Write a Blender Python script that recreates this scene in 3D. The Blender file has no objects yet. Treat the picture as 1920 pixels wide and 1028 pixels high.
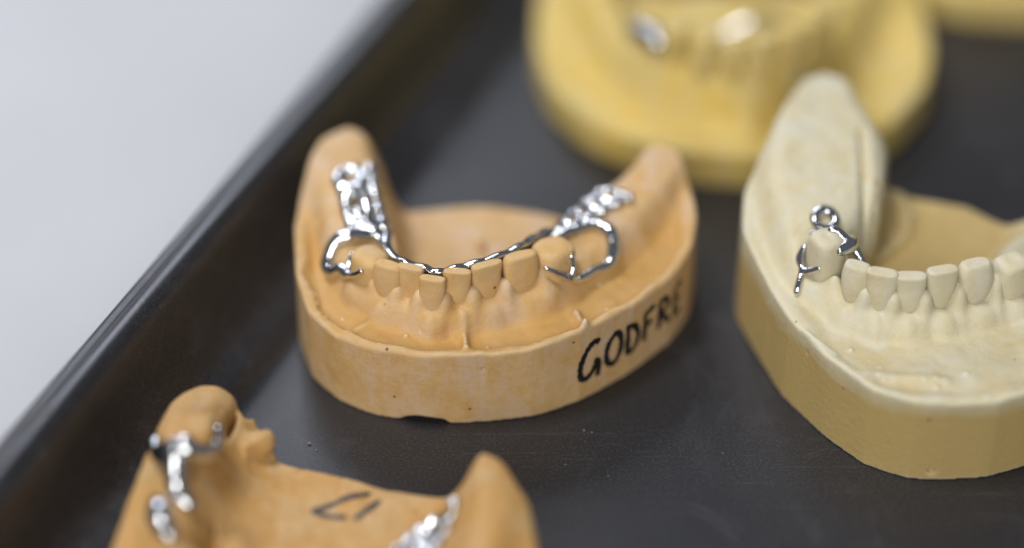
import bpy, math, random
import numpy as np
from mathutils import Vector
from mathutils.bvhtree import BVHTree

# ------------------------------------------------------------------ camera, world, lamps, exposure
MM = 0.001
scene = bpy.context.scene
COL = scene.collection
TH = math.radians(38.0)
DIST = 420.0
cam_data = bpy.data.cameras.new('camera')
cam = bpy.data.objects.new('camera', cam_data)
COL.objects.link(cam)
cam.location = (0, -math.cos(TH) * DIST * MM, (12 + math.sin(TH) * DIST) * MM)
cam.rotation_euler = (math.pi / 2 - TH, 0, 0)
cam_data.lens = 85
cam_data.sensor_width = 36
cam_data.clip_start = 0.01
cam_data.clip_end = 20
cam_data.dof.use_dof = True
cam_data.dof.focus_distance = 0.401
cam_data.dof.aperture_fstop = 2.6
cam_data.dof.aperture_blades = 9
scene.camera = cam

world = bpy.data.worlds.new('World')
scene.world = world
world.use_nodes = True
bg = world.node_tree.nodes['Background']
bg.inputs['Color'].default_value = (0.84, 0.89, 1.0, 1)
bg.inputs['Strength'].default_value = 0.14


def area(name, loc, target, sx, sy, power, color):
    d = bpy.data.lights.new(name, 'AREA')
    d.shape = 'RECTANGLE'
    d.size, d.size_y, d.energy, d.color = sx, sy, power, color
    o = bpy.data.objects.new(name, d)
    COL.objects.link(o)
    o.location = loc
    v = Vector(target) - Vector(loc)
    o.rotation_euler = v.to_track_quat('-Z', 'Y').to_euler()
    return o


area('window_light', (-0.46, 1.30, 0.82), (0, 0, 0), 0.75, 0.6, 9.5, (0.82, 0.87, 1.0))
area('ceiling_light', (-0.45, 0.05, 1.5), (0, 0, 0), 0.45, 0.35, 14, (1.0, 0.98, 0.96))
area('front_fill_light', (-0.25, -1.45, 0.85), (0, 0, 0), 0.9, 0.6, 17, (1.0, 0.98, 0.94))  # unseen fill lamp, added behind the camera to brighten the casts' front walls

vs = scene.view_settings
vs.view_transform = 'Standard'
vs.look = 'None'
vs.exposure = 0.0
vs.gamma = 1.0
vs.use_curve_mapping = False
scene.cycles.use_denoising = True
scene.cycles.max_bounces = 8

# ------------------------------------------------------------------ material helpers


def nt(name):
    m = bpy.data.materials.new(name)
    m.use_nodes = True
    t = m.node_tree
    b = t.nodes['Principled BSDF']
    return m, t, b


def node(t, kind, **kw):
    n = t.nodes.new(kind)
    for k, v in kw.items():
        if k in n.inputs:
            n.inputs[k].default_value = v
        else:
            setattr(n, k, v)
    return n


def coords(t, offset=0.0):
    tc = node(t, 'ShaderNodeTexCoord')
    mp = node(t, 'ShaderNodeMapping')
    mp.inputs['Scale'].default_value = (1000, 1000, 1000)
    mp.inputs['Location'].default_value = (offset, offset * 0.7, offset * 1.3)
    t.links.new(tc.outputs['Object'], mp.inputs['Vector'])
    return mp.outputs['Vector']


def noise(t, vec, scale, detail=4, rough=0.55, dist=0.0):
    n = node(t, 'ShaderNodeTexNoise')
    n.inputs['Scale'].default_value = scale
    n.inputs['Detail'].default_value = detail
    n.inputs['Roughness'].default_value = rough
    n.inputs['Distortion'].default_value = dist
    t.links.new(vec, n.inputs['Vector'])
    return n.outputs['Fac']


def ramp(t, fac, stops):
    r = node(t, 'ShaderNodeValToRGB')
    e = r.color_ramp.elements
    while len(e) < len(stops):
        e.new(0.5)
    for i, (p, c) in enumerate(stops):
        e[i].position = p
        e[i].color = c if len(c) == 4 else (*c, 1)
    t.links.new(fac, r.inputs['Fac'])
    return r.outputs['Color']


def mix(t, fac, a, b, mode='MIX'):
    m = node(t, 'ShaderNodeMix', data_type='RGBA', blend_type=mode)
    for sock, v in ((m.inputs[0], fac), (m.inputs[6], a), (m.inputs[7], b)):
        if hasattr(v, 'links'):
            t.links.new(v, sock)
        elif isinstance(v, (int, float)):
            sock.default_value = v
        else:
            sock.default_value = (*v, 1) if len(v) == 3 else v
    return m.outputs[2]


def bump(t, b, hgt, strength, dist, prev=None):
    n = node(t, 'ShaderNodeBump')
    n.inputs['Strength'].default_value = strength
    n.inputs['Distance'].default_value = dist * MM
    t.links.new(hgt, n.inputs['Height'])
    if prev:
        t.links.new(prev, n.inputs['Normal'])
    t.links.new(n.outputs['Normal'], b.inputs['Normal'])
    return n.outputs['Normal']


def ramp_range(t, val, a, b):
    """1 below a, 0 above b"""
    n = node(t, 'ShaderNodeMapRange')
    n.inputs['From Min'].default_value = a; n.inputs['From Max'].default_value = b
    n.inputs['To Min'].default_value = 1; n.inputs['To Max'].default_value = 0
    t.links.new(val, n.inputs['Value'])
    return n.outputs['Result']


def stone(name, base, deep, pale, edge, off=0.0, pour=None, rough=0.62, speck=(0.16, 0.10, 0.06), filmc=(0.62, 0.45, 0.29), lacquer=None):
    """dental stone: mottled, chalky, abraded edges a little paler, small pits"""
    m, t, b = nt(name)
    v = coords(t, off)
    c = ramp(t, noise(t, v, 0.10, 5, 0.6, 0.6), [(0.30, deep), (0.50, base), (0.72, pale)])
    c2 = ramp(t, noise(t, v, 0.42, 6, 0.62), [(0.32, deep), (0.55, base), (0.75, pale)])
    c = mix(t, 0.5, c, c2)
    grain = noise(t, v, 3.2, 4, 0.7)
    c = mix(t, 0.10, c, ramp(t, grain, [(0.30, (0.22, 0.15, 0.08)), (0.65, (0.95, 0.85, 0.7))]), 'OVERLAY')
    mp2 = node(t, 'ShaderNodeMapping')
    mp2.inputs['Scale'].default_value = (1, 1, 0.35)
    t.links.new(v, mp2.inputs['Vector'])
    film = ramp(t, noise(t, mp2.outputs['Vector'], 0.17, 6, 0.68, 0.5), [(0.46, (0, 0, 0)), (0.64, (0.8, 0.8, 0.8))])
    c = mix(t, film, c, filmc)
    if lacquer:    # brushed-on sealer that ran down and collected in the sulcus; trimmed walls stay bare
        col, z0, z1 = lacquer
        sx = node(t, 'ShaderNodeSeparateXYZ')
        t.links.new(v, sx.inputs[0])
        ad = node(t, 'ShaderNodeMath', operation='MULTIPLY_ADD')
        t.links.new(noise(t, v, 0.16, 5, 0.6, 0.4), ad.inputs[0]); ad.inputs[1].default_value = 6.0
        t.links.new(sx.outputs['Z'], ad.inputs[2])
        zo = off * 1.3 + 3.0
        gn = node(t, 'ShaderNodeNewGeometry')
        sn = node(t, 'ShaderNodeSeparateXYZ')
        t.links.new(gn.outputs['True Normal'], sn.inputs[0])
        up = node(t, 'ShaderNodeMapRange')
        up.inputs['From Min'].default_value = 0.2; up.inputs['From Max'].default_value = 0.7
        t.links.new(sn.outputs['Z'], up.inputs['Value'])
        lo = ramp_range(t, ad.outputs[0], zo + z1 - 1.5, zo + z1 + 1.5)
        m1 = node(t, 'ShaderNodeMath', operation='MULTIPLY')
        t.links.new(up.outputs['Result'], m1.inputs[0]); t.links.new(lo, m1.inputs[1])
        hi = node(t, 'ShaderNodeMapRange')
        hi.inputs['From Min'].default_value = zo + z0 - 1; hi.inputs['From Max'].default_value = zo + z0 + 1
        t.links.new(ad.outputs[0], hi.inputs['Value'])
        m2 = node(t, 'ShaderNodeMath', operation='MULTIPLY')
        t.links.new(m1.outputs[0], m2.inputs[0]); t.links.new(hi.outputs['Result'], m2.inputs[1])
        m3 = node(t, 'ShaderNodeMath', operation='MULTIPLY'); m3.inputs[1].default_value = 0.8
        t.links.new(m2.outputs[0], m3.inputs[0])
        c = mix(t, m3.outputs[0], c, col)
    if pour:       # base poured separately in a darker batch of stone, meeting the top in an uneven line
        sx = node(t, 'ShaderNodeSeparateXYZ')
        t.links.new(v, sx.inputs[0])
        ad = node(t, 'ShaderNodeMath', operation='MULTIPLY_ADD')
        t.links.new(noise(t, v, 0.12, 4), ad.inputs[0]); ad.inputs[1].default_value = 5.0
        t.links.new(sx.outputs['Z'], ad.inputs[2])
        zo = off * 1.3 + 2.5
        c = mix(t, ramp_range(t, ad.outputs[0], zo + 13.0, zo + 16.5), c, pour)
    geo = node(t, 'ShaderNodeNewGeometry')
    ed = ramp(t, geo.outputs['Pointiness'], [(0.505, (0, 0, 0)), (0.56, (1, 1, 1))])
    c = mix(t, ed, c, edge)
    # scattered dirt specks
    sp = node(t, 'ShaderNodeTexVoronoi')
    sp.inputs['Scale'].default_value = 0.16
    t.links.new(v, sp.inputs['Vector'])
    sf = ramp(t, sp.outputs['Distance'], [(0.028, (1, 1, 1)), (0.06, (0, 0, 0))])
    c = mix(t, sf, c, speck)
    t.links.new(c, b.inputs['Base Color'])
    rr = ramp(t, noise(t, v, 0.3, 4), [(0.3, (rough - .1,) * 3), (0.7, (rough + .14,) * 3)])
    t.links.new(rr, b.inputs['Roughness'])
    b.inputs['Specular IOR Level'].default_value = 0.35
    mp3 = node(t, 'ShaderNodeMapping')
    mp3.inputs['Scale'].default_value = (0.12, 0.12, 2.4)
    mp3.inputs['Rotation'].default_value = (0.06, 0.04, 0)
    t.links.new(v, mp3.inputs['Vector'])
    n0 = bump(t, b, noise(t, mp3.outputs['Vector'], 1.0, 4, 0.6), 0.30, 0.12)
    n1 = bump(t, b, noise(t, v, 0.9, 6, 0.6), 0.5, 0.28, n0)
    bump(t, b, grain, 0.25, 0.08, n1)
    return m


def metal_mat():
    m, t, b = nt('cast_chrome')
    v = coords(t)
    b.inputs['Base Color'].default_value = (0.66, 0.67, 0.69, 1)
    b.inputs['Metallic'].default_value = 1
    rr = ramp(t, noise(t, v, 0.8, 4), [(0.3, (0.05,) * 3), (0.75, (0.14,) * 3)])
    t.links.new(rr, b.inputs['Roughness'])
    bump(t, b, noise(t, v, 1.1, 3, 0.5), 0.5, 0.22)
    return m


def ink_mat():
    m, t, b = nt('marker_ink')
    v = coords(t)
    c = ramp(t, noise(t, v, 1.4, 4, 0.6), [(0.34, (0.006, 0.006, 0.009)), (0.60, (0.016, 0.014, 0.016)), (0.80, (0.09, 0.06, 0.04))])
    t.links.new(c, b.inputs['Base Color'])
    b.inputs['Roughness'].default_value = 0.5
    return m


def tray_mat():
    m, t, b = nt('black_tray_plastic')
    v = coords(t)
    dust = noise(t, v, 0.035, 6, 0.62, 0.8)
    fine = noise(t, v, 5.0, 2, 0.6)
    # chalk dust smears and fine powder
    smear = ramp(t, noise(t, v, 0.05, 7, 0.7, 1.4), [(0.54, (0, 0, 0)), (0.76, (1, 1, 1))])
    c = mix(t, smear, (0.019, 0.019, 0.022), (0.046, 0.045, 0.052))
    powder = node(t, 'ShaderNodeTexVoronoi')
    powder.inputs['Scale'].default_value = 0.9
    t.links.new(v, powder.inputs['Vector'])
    pf = ramp(t, powder.outputs['Distance'], [(0.05, (1, 1, 1)), (0.11, (0, 0, 0))])
    pf = mix(t, 1.0, pf, ramp(t, noise(t, v, 0.09, 4), [(0.50, (0, 0, 0)), (0.66, (0.5, 0.5, 0.5))]), 'MULTIPLY')
    c = mix(t, pf, c, (0.20, 0.20, 0.20))
    # hairline scratches running several ways
    acc = None
    for k, ang in enumerate((0.3, 1.25, 2.1, 2.75)):
        mp = node(t, 'ShaderNodeMapping')
        mp.inputs['Rotation'].default_value = (0, 0, ang)
        mp.inputs['Scale'].default_value = (0.018, 1.1, 1)
        mp.inputs['Location'].default_value = (k * 7.3, k * 3.1, 0)
        t.links.new(v, mp.inputs['Vector'])
        f = noise(t, mp.outputs['Vector'], 1.0, 3, 0.6, 0.25)
        r = ramp(t, f, [(0.685, (0, 0, 0)), (0.70, (1, 1, 1)), (0.715, (0, 0, 0))])
        acc = r if acc is None else mix(t, 1.0, acc, r, 'LIGHTEN')
    acc = mix(t, 1.0, acc, ramp(t, dust, [(0.42, (0, 0, 0)), (0.58, (0.8, 0.8, 0.8))]), 'MULTIPLY')
    c = mix(t, acc, c, (0.11, 0.11, 0.115))
    c = mix(t, ramp(t, noise(t, v, 2.2, 3, 0.75), [(0.48, (0, 0, 0)), (0.70, (0.75, 0.75, 0.75))]), c, (0.062, 0.061, 0.068))
    t.links.new(c, b.inputs['Base Color'])
    rr = ramp(t, dust, [(0.3, (0.27,) * 3), (0.7, (0.39,) * 3)])
    t.links.new(rr, b.inputs['Roughness'])
    b.inputs['Specular IOR Level'].default_value = 0.5
    bump(t, b, fine, 0.35, 0.06)
    return m


def table_mat():
    m, t, b = nt('pale_table_laminate')
    v = coords(t)
    c = ramp(t, noise(t, v, 0.02, 5, 0.6), [(0.3, (0.455, 0.462, 0.49)), (0.7, (0.50, 0.508, 0.535))])
    c = mix(t, 0.12, c, ramp(t, noise(t, v, 1.2, 4, 0.7), [(0.35, (0.36, 0.36, 0.38)), (0.6, (0.66, 0.67, 0.69))]))
    t.links.new(c, b.inputs['Base Color'])
    b.inputs['Roughness'].default_value = 0.5
    return m


M = {
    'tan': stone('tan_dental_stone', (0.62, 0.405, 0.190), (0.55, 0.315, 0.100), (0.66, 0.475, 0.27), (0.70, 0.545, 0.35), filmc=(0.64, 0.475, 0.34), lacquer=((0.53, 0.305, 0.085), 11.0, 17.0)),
    'tan_tooth': stone('tan_dental_stone_teeth', (0.64, 0.420, 0.185), (0.59, 0.345, 0.12), (0.67, 0.475, 0.25), (0.70, 0.52, 0.30), 31, filmc=(0.63, 0.45, 0.25)),
    'orange': stone('orange_dental_stone', (0.50, 0.290, 0.098), (0.44, 0.23, 0.062), (0.54, 0.345, 0.145), (0.60, 0.40, 0.19), 57, filmc=(0.54, 0.365, 0.18)),
    'ivory': stone('ivory_dental_stone', (0.62, 0.565, 0.385), (0.58, 0.49, 0.30), (0.65, 0.605, 0.45), (0.68, 0.64, 0.49), 90, (0.50, 0.365, 0.145), 0.5, filmc=(0.62, 0.60, 0.49)),
    'ivory_tooth': stone('ivory_dental_stone_teeth', (0.63, 0.575, 0.41), (0.58, 0.51, 0.33), (0.65, 0.61, 0.46), (0.66, 0.62, 0.48), 120, None, 0.5, filmc=(0.63, 0.60, 0.49)),
    'yellow': stone('yellow_dental_stone', (0.67, 0.50, 0.145), (0.60, 0.405, 0.075), (0.66, 0.53, 0.22), (0.68, 0.56, 0.26), 150, filmc=(0.64, 0.52, 0.25)),
    'yellow_tooth': stone('yellow_dental_stone_teeth', (0.66, 0.51, 0.19), (0.60, 0.44, 0.13), (0.68, 0.55, 0.25), (0.68, 0.56, 0.26), 180, filmc=(0.64, 0.53, 0.27)),
    'metal': metal_mat(), 'ink': ink_mat(), 'tray': tray_mat(), 'table': table_mat(),
}
m_, t_, b_ = nt('chalk_white'); b_.inputs['Base Color'].default_value = (0.26, 0.26, 0.25, 1); b_.inputs['Roughness'].default_value = 0.9
M['chalk'] = m_

# ------------------------------------------------------------------ mesh helpers (all millimetres)


def mesh_obj(name, V, Fc, mat, parent=None, origin=(0, 0, 0), smooth=True):
    V = (np.asarray(V, dtype=np.float64) - np.asarray(origin)) * MM
    me = bpy.data.meshes.new(name)
    me.from_pydata(V.tolist(), [], Fc if isinstance(Fc, list) else Fc.tolist())
    me.validate()
    me.update()
    if smooth:
        me.polygons.foreach_set('use_smooth', np.ones(len(me.polygons), dtype=bool))
    me.materials.append(mat)
    o = bpy.data.objects.new(name, me)
    COL.objects.link(o)
    if parent:
        o.parent = parent
    else:
        o.location = Vector(origin) * MM
    return o


def tag(o, label, cat, group=None, kind=None):
    if label: o['label'] = label
    if cat: o['category'] = cat
    if group: o['group'] = group
    if kind: o['kind'] = kind
    return o


def thing(name, loc, label, cat, group=None):
    o = bpy.data.objects.new(name, None)
    o.empty_display_size = 0.01
    COL.objects.link(o)
    o.location = Vector(loc) * MM
    return tag(o, label, cat, group)


def catmull(P, n=12, closed=False):
    P = np.asarray(P, float)
    N = len(P)
    out = []
    segs = N if closed else N - 1
    for i in range(segs):
        if closed:
            a, b, c, d = (P[(i + k) % N] for k in (-1, 0, 1, 2))
        else:
            b, c = P[i], P[i + 1]
            a = P[i - 1] if i > 0 else 2 * b - c
            d = P[i + 2] if i + 2 < N else 2 * c - b
        for k in range(n):
            u = k / n
            out.append(0.5 * ((2 * b) + (-a + c) * u + (2 * a - 5 * b + 4 * c - d) * u * u + (-a + 3 * b - 3 * c + d) * u ** 3))
    if not closed:
        out.append(P[-1])
    return np.array(out)


def sstep(a, b, x):
    u = np.clip((x - a) / (b - a), 0, 1)
    return u * u * (3 - 2 * u)


def vnoise2(x, y, scale, seed):
    rs = np.random.RandomState(seed)
    G = rs.rand(64, 64) * 2 - 1
    u, v = x / scale + 100.3, y / scale + 100.7
    i, j = np.floor(u).astype(int), np.floor(v).astype(int)
    fu, fv = u - i, v - j
    fu, fv = fu * fu * (3 - 2 * fu), fv * fv * (3 - 2 * fv)
    g = lambda a, b: G[a % 64, b % 64]
    return (g(i, j) * (1 - fu) + g(i + 1, j) * fu) * (1 - fv) + (g(i, j + 1) * (1 - fu) + g(i + 1, j + 1) * fu) * fv


def vnoise3(P, scale, seed):
    return (vnoise2(P[..., 0] + 0.37 * P[..., 2], P[..., 1] - 0.41 * P[..., 2], scale, seed)
            + vnoise2(P[..., 1] + 0.3 * P[..., 0], P[..., 2] + 0.2 * P[..., 1], scale, seed + 1)) * 0.5


def surface_net(F, org, h):
    """naive surface nets: F<0 inside; returns verts, quads"""
    S = F < 0
    nx, ny, nz = (k - 1 for k in F.shape)
    cnt = np.zeros((nx, ny, nz), np.uint8)
    off = [(a, b, c) for a in (0, 1) for b in (0, 1) for c in (0, 1)]
    for a, b, c in off:
        cnt += S[a:a + nx, b:b + ny, c:c + nz]
    act = (cnt > 0) & (cnt < 8)
    I = np.argwhere(act)
    idx = np.full((nx, ny, nz), -1, np.int32)
    idx[act] = np.arange(len(I))
    val = {o: F[I[:, 0] + o[0], I[:, 1] + o[1], I[:, 2] + o[2]] for o in off}
    acc = np.zeros((len(I), 3)); n = np.zeros(len(I))
    for o in off:
        for ax in range(3):
            if o[ax] == 0:
                p = list(o); p[ax] = 1; p = tuple(p)
                a, b = val[o], val[p]
                cr = (a < 0) != (b < 0)
                tt = np.where(cr, a / np.where(cr, a - b, 1), 0)
                pos = np.tile(np.array(o, float), (len(I), 1))
                pos[:, ax] += tt
                acc[cr] += pos[cr]; n[cr] += 1
    V = (I + acc / n[:, None]) * h + np.asarray(org)
    Q = []
    for ax in range(3):
        u, w = (ax + 1) % 3, (ax + 2) % 3
        sl0 = [slice(1, -1)] * 3; sl1 = [slice(1, -1)] * 3
        sl0[ax] = slice(0, -1); sl1[ax] = slice(1, None)
        A, B = S[tuple(sl0)], S[tuple(sl1)]
        E = np.argwhere(A != B)
        flip = A[E[:, 0], E[:, 1], E[:, 2]]
        base = E + 1
        base[:, ax] -= 1
        def cell(du, dw):
            q = base.copy(); q[:, u] -= du; q[:, w] -= dw
            return idx[q[:, 0], q[:, 1], q[:, 2]]
        quad = np.stack([cell(1, 1), cell(0, 1), cell(0, 0), cell(1, 0)], 1)
        quad[~flip] = quad[~flip][:, ::-1]
        Q.append(quad)
    Q = np.concatenate(Q)
    return V, Q[(Q >= 0).all(1)]


def relax(V, Q, it):
    """Taubin smoothing: takes the grid steps out without shrinking"""
    E = np.concatenate([Q[:, [0, 1]], Q[:, [1, 2]], Q[:, [2, 3]], Q[:, [3, 0]]])
    n = np.bincount(E[:, 0], minlength=len(V)) + np.bincount(E[:, 1], minlength=len(V))
    n = np.maximum(n, 1)[:, None]
    for k in range(it):
        for lam in (0.55, -0.57):
            A = np.stack([np.bincount(E[:, 0], V[E[:, 1], c], len(V)) + np.bincount(E[:, 1], V[E[:, 0], c], len(V)) for c in range(3)], 1)
            V = V + lam * (A / n - V)
    return V


def poly_sdf(X, Y, P):
    d = np.full(X.shape, 1e9); ins = np.zeros(X.shape, bool)
    for i in range(len(P)):
        a, b = P[i], P[(i + 1) % len(P)]
        e = b - a
        L = e @ e + 1e-12
        wx, wy = X - a[0], Y - a[1]
        tt = np.clip((wx * e[0] + wy * e[1]) / L, 0, 1)
        d = np.minimum(d, (wx - e[0] * tt) ** 2 + (wy - e[1] * tt) ** 2)
        if (a[1] > 0) != (b[1] > 0) or a[1] != b[1]:
            c = (a[1] > Y) != (b[1] > Y)
            xi = a[0] + (Y - a[1]) / (b[1] - a[1] if b[1] != a[1] else 1e-9) * e[0]
            ins ^= c & (X < xi)
    return np.sqrt(d) * np.where(ins, -1, 1)


def smax(a, b, k):
    hh = np.clip(0.5 + 0.5 * (a - b) / k, 0, 1)
    return b + (a - b) * hh + k * hh * (1 - hh)


def smin(a, b, k):
    return -smax(-a, -b, k)


class Arch:
    """ridge centre line with per-control values (x, y, crest, w_out, w_in, rim, trough, plate)"""
    def __init__(self, ctrl):
        C = catmull(np.array(ctrl, float), 14)
        self.p = C[:, :2]; self.val = C[:, 2:]
        tg = np.gradient(self.p, axis=0)
        self.t = tg / np.linalg.norm(tg, axis=1)[:, None]
        self.L = np.concatenate([[0], np.cumsum(np.linalg.norm(np.diff(self.p, axis=0), axis=1))])

    def near(self, X, Y):
        d = np.full(X.shape, 1e9); k = np.zeros(X.shape, int)
        for i in range(len(self.p)):
            q = (X - self.p[i, 0]) ** 2 + (Y - self.p[i, 1]) ** 2
            m = q < d
            d[m] = q[m]; k[m] = i
        cr = self.t[k, 0] * (Y - self.p[k, 1]) - self.t[k, 1] * (X - self.p[k, 0])
        return k, np.sqrt(d) * np.where(cr > 0, -1, 1)      # + = outer (cheek / lip) side

    def normal(self, x, y):
        k, s = self.near(np.array([[x]]), np.array([[y]]))
        tx, ty = self.t[k[0, 0]]
        return np.array([ty, -tx])


class Cast:
    def __init__(self, outline, ctrl, vox, zmax, teeth=(), ridges=(), dents=(), seed=1, noise_amp=0.35,
                 power=3.0, power_in=None, rim_in=(1.2, 4.0), closed_n=10, edge_k=0.8, facet=0.55):
        C = catmull(outline, closed_n, True)
        P = np.asarray(outline, float)
        lin = np.concatenate([np.linspace(P[i], P[(i + 1) % len(P)], closed_n, endpoint=False) for i in range(len(P))])
        self.out = C * (1 - facet) + lin * facet        # trimmed on a wheel: rounded but faceted
        self.arch = Arch(ctrl)
        lo = self.out.min(0) - 3; hi = self.out.max(0) + 3
        self.vox = vox
        self.xs = np.arange(lo[0], hi[0], vox); self.ys = np.arange(lo[1], hi[1], vox)
        X, Y = np.meshgrid(self.xs, self.ys, indexing='ij')
        d2 = poly_sdf(X, Y, self.out)
        d2 = d2 + 0.14 * vnoise2(X, Y, 6, seed + 9) + 0.04 * vnoise2(X, Y, 2.2, seed + 10)
        k, s = self.arch.near(X, Y)
        crest, wo, wi, rim, trough, plate = (self.arch.val[k, i] for i in range(6))
        ins = -d2
        rim = rim + 0.5 * vnoise2(X, Y, 11, seed + 20) + 0.25 * vnoise2(X, Y, 4.5, seed + 21)
        fl_out = rim - trough * sstep(rim_in[0], rim_in[1], ins + 0.8 * vnoise2(X, Y, 7, seed))
        fl = fl_out + (plate - fl_out) * sstep(1.5, -3.0, s)
        arc = self.arch.L[k]
        w = np.where(s > 0, wo, wi)
        # root bulges, scalloped gum margin and papillae beside the teeth
        scal = np.zeros_like(X)
        for a_, (tx, ty, tw) in enumerate(teeth):
            n = self.arch.normal(tx, ty)
            bx, by = tx + n[0] * 1.6, ty + n[1] * 1.6
            q = (X - bx) ** 2 + (Y - by) ** 2
            scal -= 0.9 * np.exp(-q / (0.42 * tw) ** 2)
            w = w + 0.8 * np.exp(-((X - bx - n[0] * 2) ** 2 + (Y - by - n[1] * 2) ** 2) / (0.5 * tw) ** 2) * (s > 0)
            if a_ + 1 < len(teeth):
                ux, uy, uw = teeth[a_ + 1]
                mx, my = (tx + ux) / 2 + n[0] * 1.0, (ty + uy) / 2 + n[1] * 1.0
                scal += 2.0 * np.exp(-((X - mx) ** 2 + (Y - my) ** 2) / 1.5 ** 2)
        prof = np.exp(-(np.abs(s) / w) ** np.where(s > 0, power, power_in or power))
        H = fl + (crest - fl) * prof + scal * prof ** 0.5
        for (ax, ay, bx, by, hgt, wd) in ridges:
            e = np.array([bx - ax, by - ay]); L = e @ e
            tt = np.clip(((X - ax) * e[0] + (Y - ay) * e[1]) / L, 0, 1)
            q = (X - ax - e[0] * tt) ** 2 + (Y - ay - e[1] * tt) ** 2
            H = H + hgt * np.exp(-q / wd ** 2)
        H = H + noise_amp * (vnoise2(X, Y, 9, seed + 2) + 0.5 * vnoise2(X, Y, 4, seed + 3)) + 0.3 * noise_amp * vnoise2(X, Y, 1.6, seed + 4)
        self.H = H
        gx, gy = np.gradient(H, vox)
        sl = 1 / np.sqrt(1 + gx ** 2 + gy ** 2)
        self.zs = np.arange(-2 * vox, zmax + 2 * vox, vox)
        Z = self.zs[None, None, :]
        F = smax(d2[:, :, None], (Z - H[:, :, None]) * sl[:, :, None], edge_k)
        self.F = np.maximum(F, -Z).astype(np.float32)

    def h(self, x, y):
        i = np.clip((x - self.xs[0]) / self.vox, 0, len(self.xs) - 2); j = np.clip((y - self.ys[0]) / self.vox, 0, len(self.ys) - 2)
        a, b = int(i), int(j); u, v = i - a, j - b
        H = self.H
        return float((H[a, b] * (1 - u) + H[a + 1, b] * u) * (1 - v) + (H[a, b + 1] * (1 - u) + H[a + 1, b + 1] * u) * v)

    def op(self, c, r, mode='add', k=0.8, rot=0.0, box=False):
        m = max(r) * 1.5 + k * 2 + 2
        sl = []
        for ax, arr in zip(range(3), (self.xs, self.ys, self.zs)):
            a, b = np.searchsorted(arr, c[ax] - m), np.searchsorted(arr, c[ax] + m)
            if b - a < 1: return
            sl.append(slice(a, b))
        x = self.xs[sl[0]][:, None, None] - c[0]; y = self.ys[sl[1]][None, :, None] - c[1]; z = self.zs[sl[2]][None, None, :] - c[2]
        cs, sn = math.cos(rot), math.sin(rot)
        x, y = x * cs + y * sn, -x * sn + y * cs
        if box:
            qx, qy, qz = np.abs(x) - r[0], np.abs(y) - r[1], np.abs(z) - r[2]
            d = np.maximum(np.maximum(qx, qy), qz) + 0 * (x + y + z)
        else:
            q = np.sqrt((x / r[0]) ** 2 + (y / r[1]) ** 2 + (z / r[2]) ** 2)
            d = (q - 1) * min(r)
        f = self.F[sl[0], sl[1], sl[2]]
        self.F[sl[0], sl[1], sl[2]] = smin(f, d, k) if mode == 'add' else smax(f, -d, k)

    def gums(self, teeth, dz, reach, lobe_z, pap_z, k=0.9):
        """swollen gum: one rounded root lobe under every tooth and a papilla between neighbours"""
        for a, t in enumerate(teeth):
            n = self.arch.normal(t[0], t[1])
            c = np.array(t[:2]) + n * reach * 0.36
            ang = math.atan2(n[1], n[0])
            self.op((c[0], c[1], lobe_z), (reach * 0.64, t[3] * 0.56, dz), 'add', k, ang)
            if a + 1 < len(teeth):
                u = teeth[a + 1]
                m = (np.array(t[:2]) + np.array(u[:2])) / 2 + n * 0.7
                self.op((m[0], m[1], pap_z - 3.4), (2.0, 1.6, 3.4), 'add', 1.1, ang)
                f = m + n * (reach * 0.30)
                self.op((f[0], f[1], lobe_z + 0.2), (reach * 0.45, 1.3, dz * 0.8), 'add', 1.0, ang)

    def mesh(self):
        org = (self.xs[0], self.ys[0], self.zs[0])
        self.V, self.Q = surface_net(np.pad(self.F, 1, constant_values=5.0), np.array(org) - self.vox, self.vox)
        self.V = relax(self.V, self.Q, 6)
        self.V[:, 2] = np.maximum(self.V[:, 2], 0.02)
        self.bvh = BVHTree.FromPolygons(self.V.tolist(), self.Q.tolist())
        return self.V, self.Q

    def top(self, x, y):
        hit = self.bvh.ray_cast(Vector((x, y, 80)), Vector((0, 0, -1)))
        return hit[0].z if hit[0] else self.h(x, y)


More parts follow.
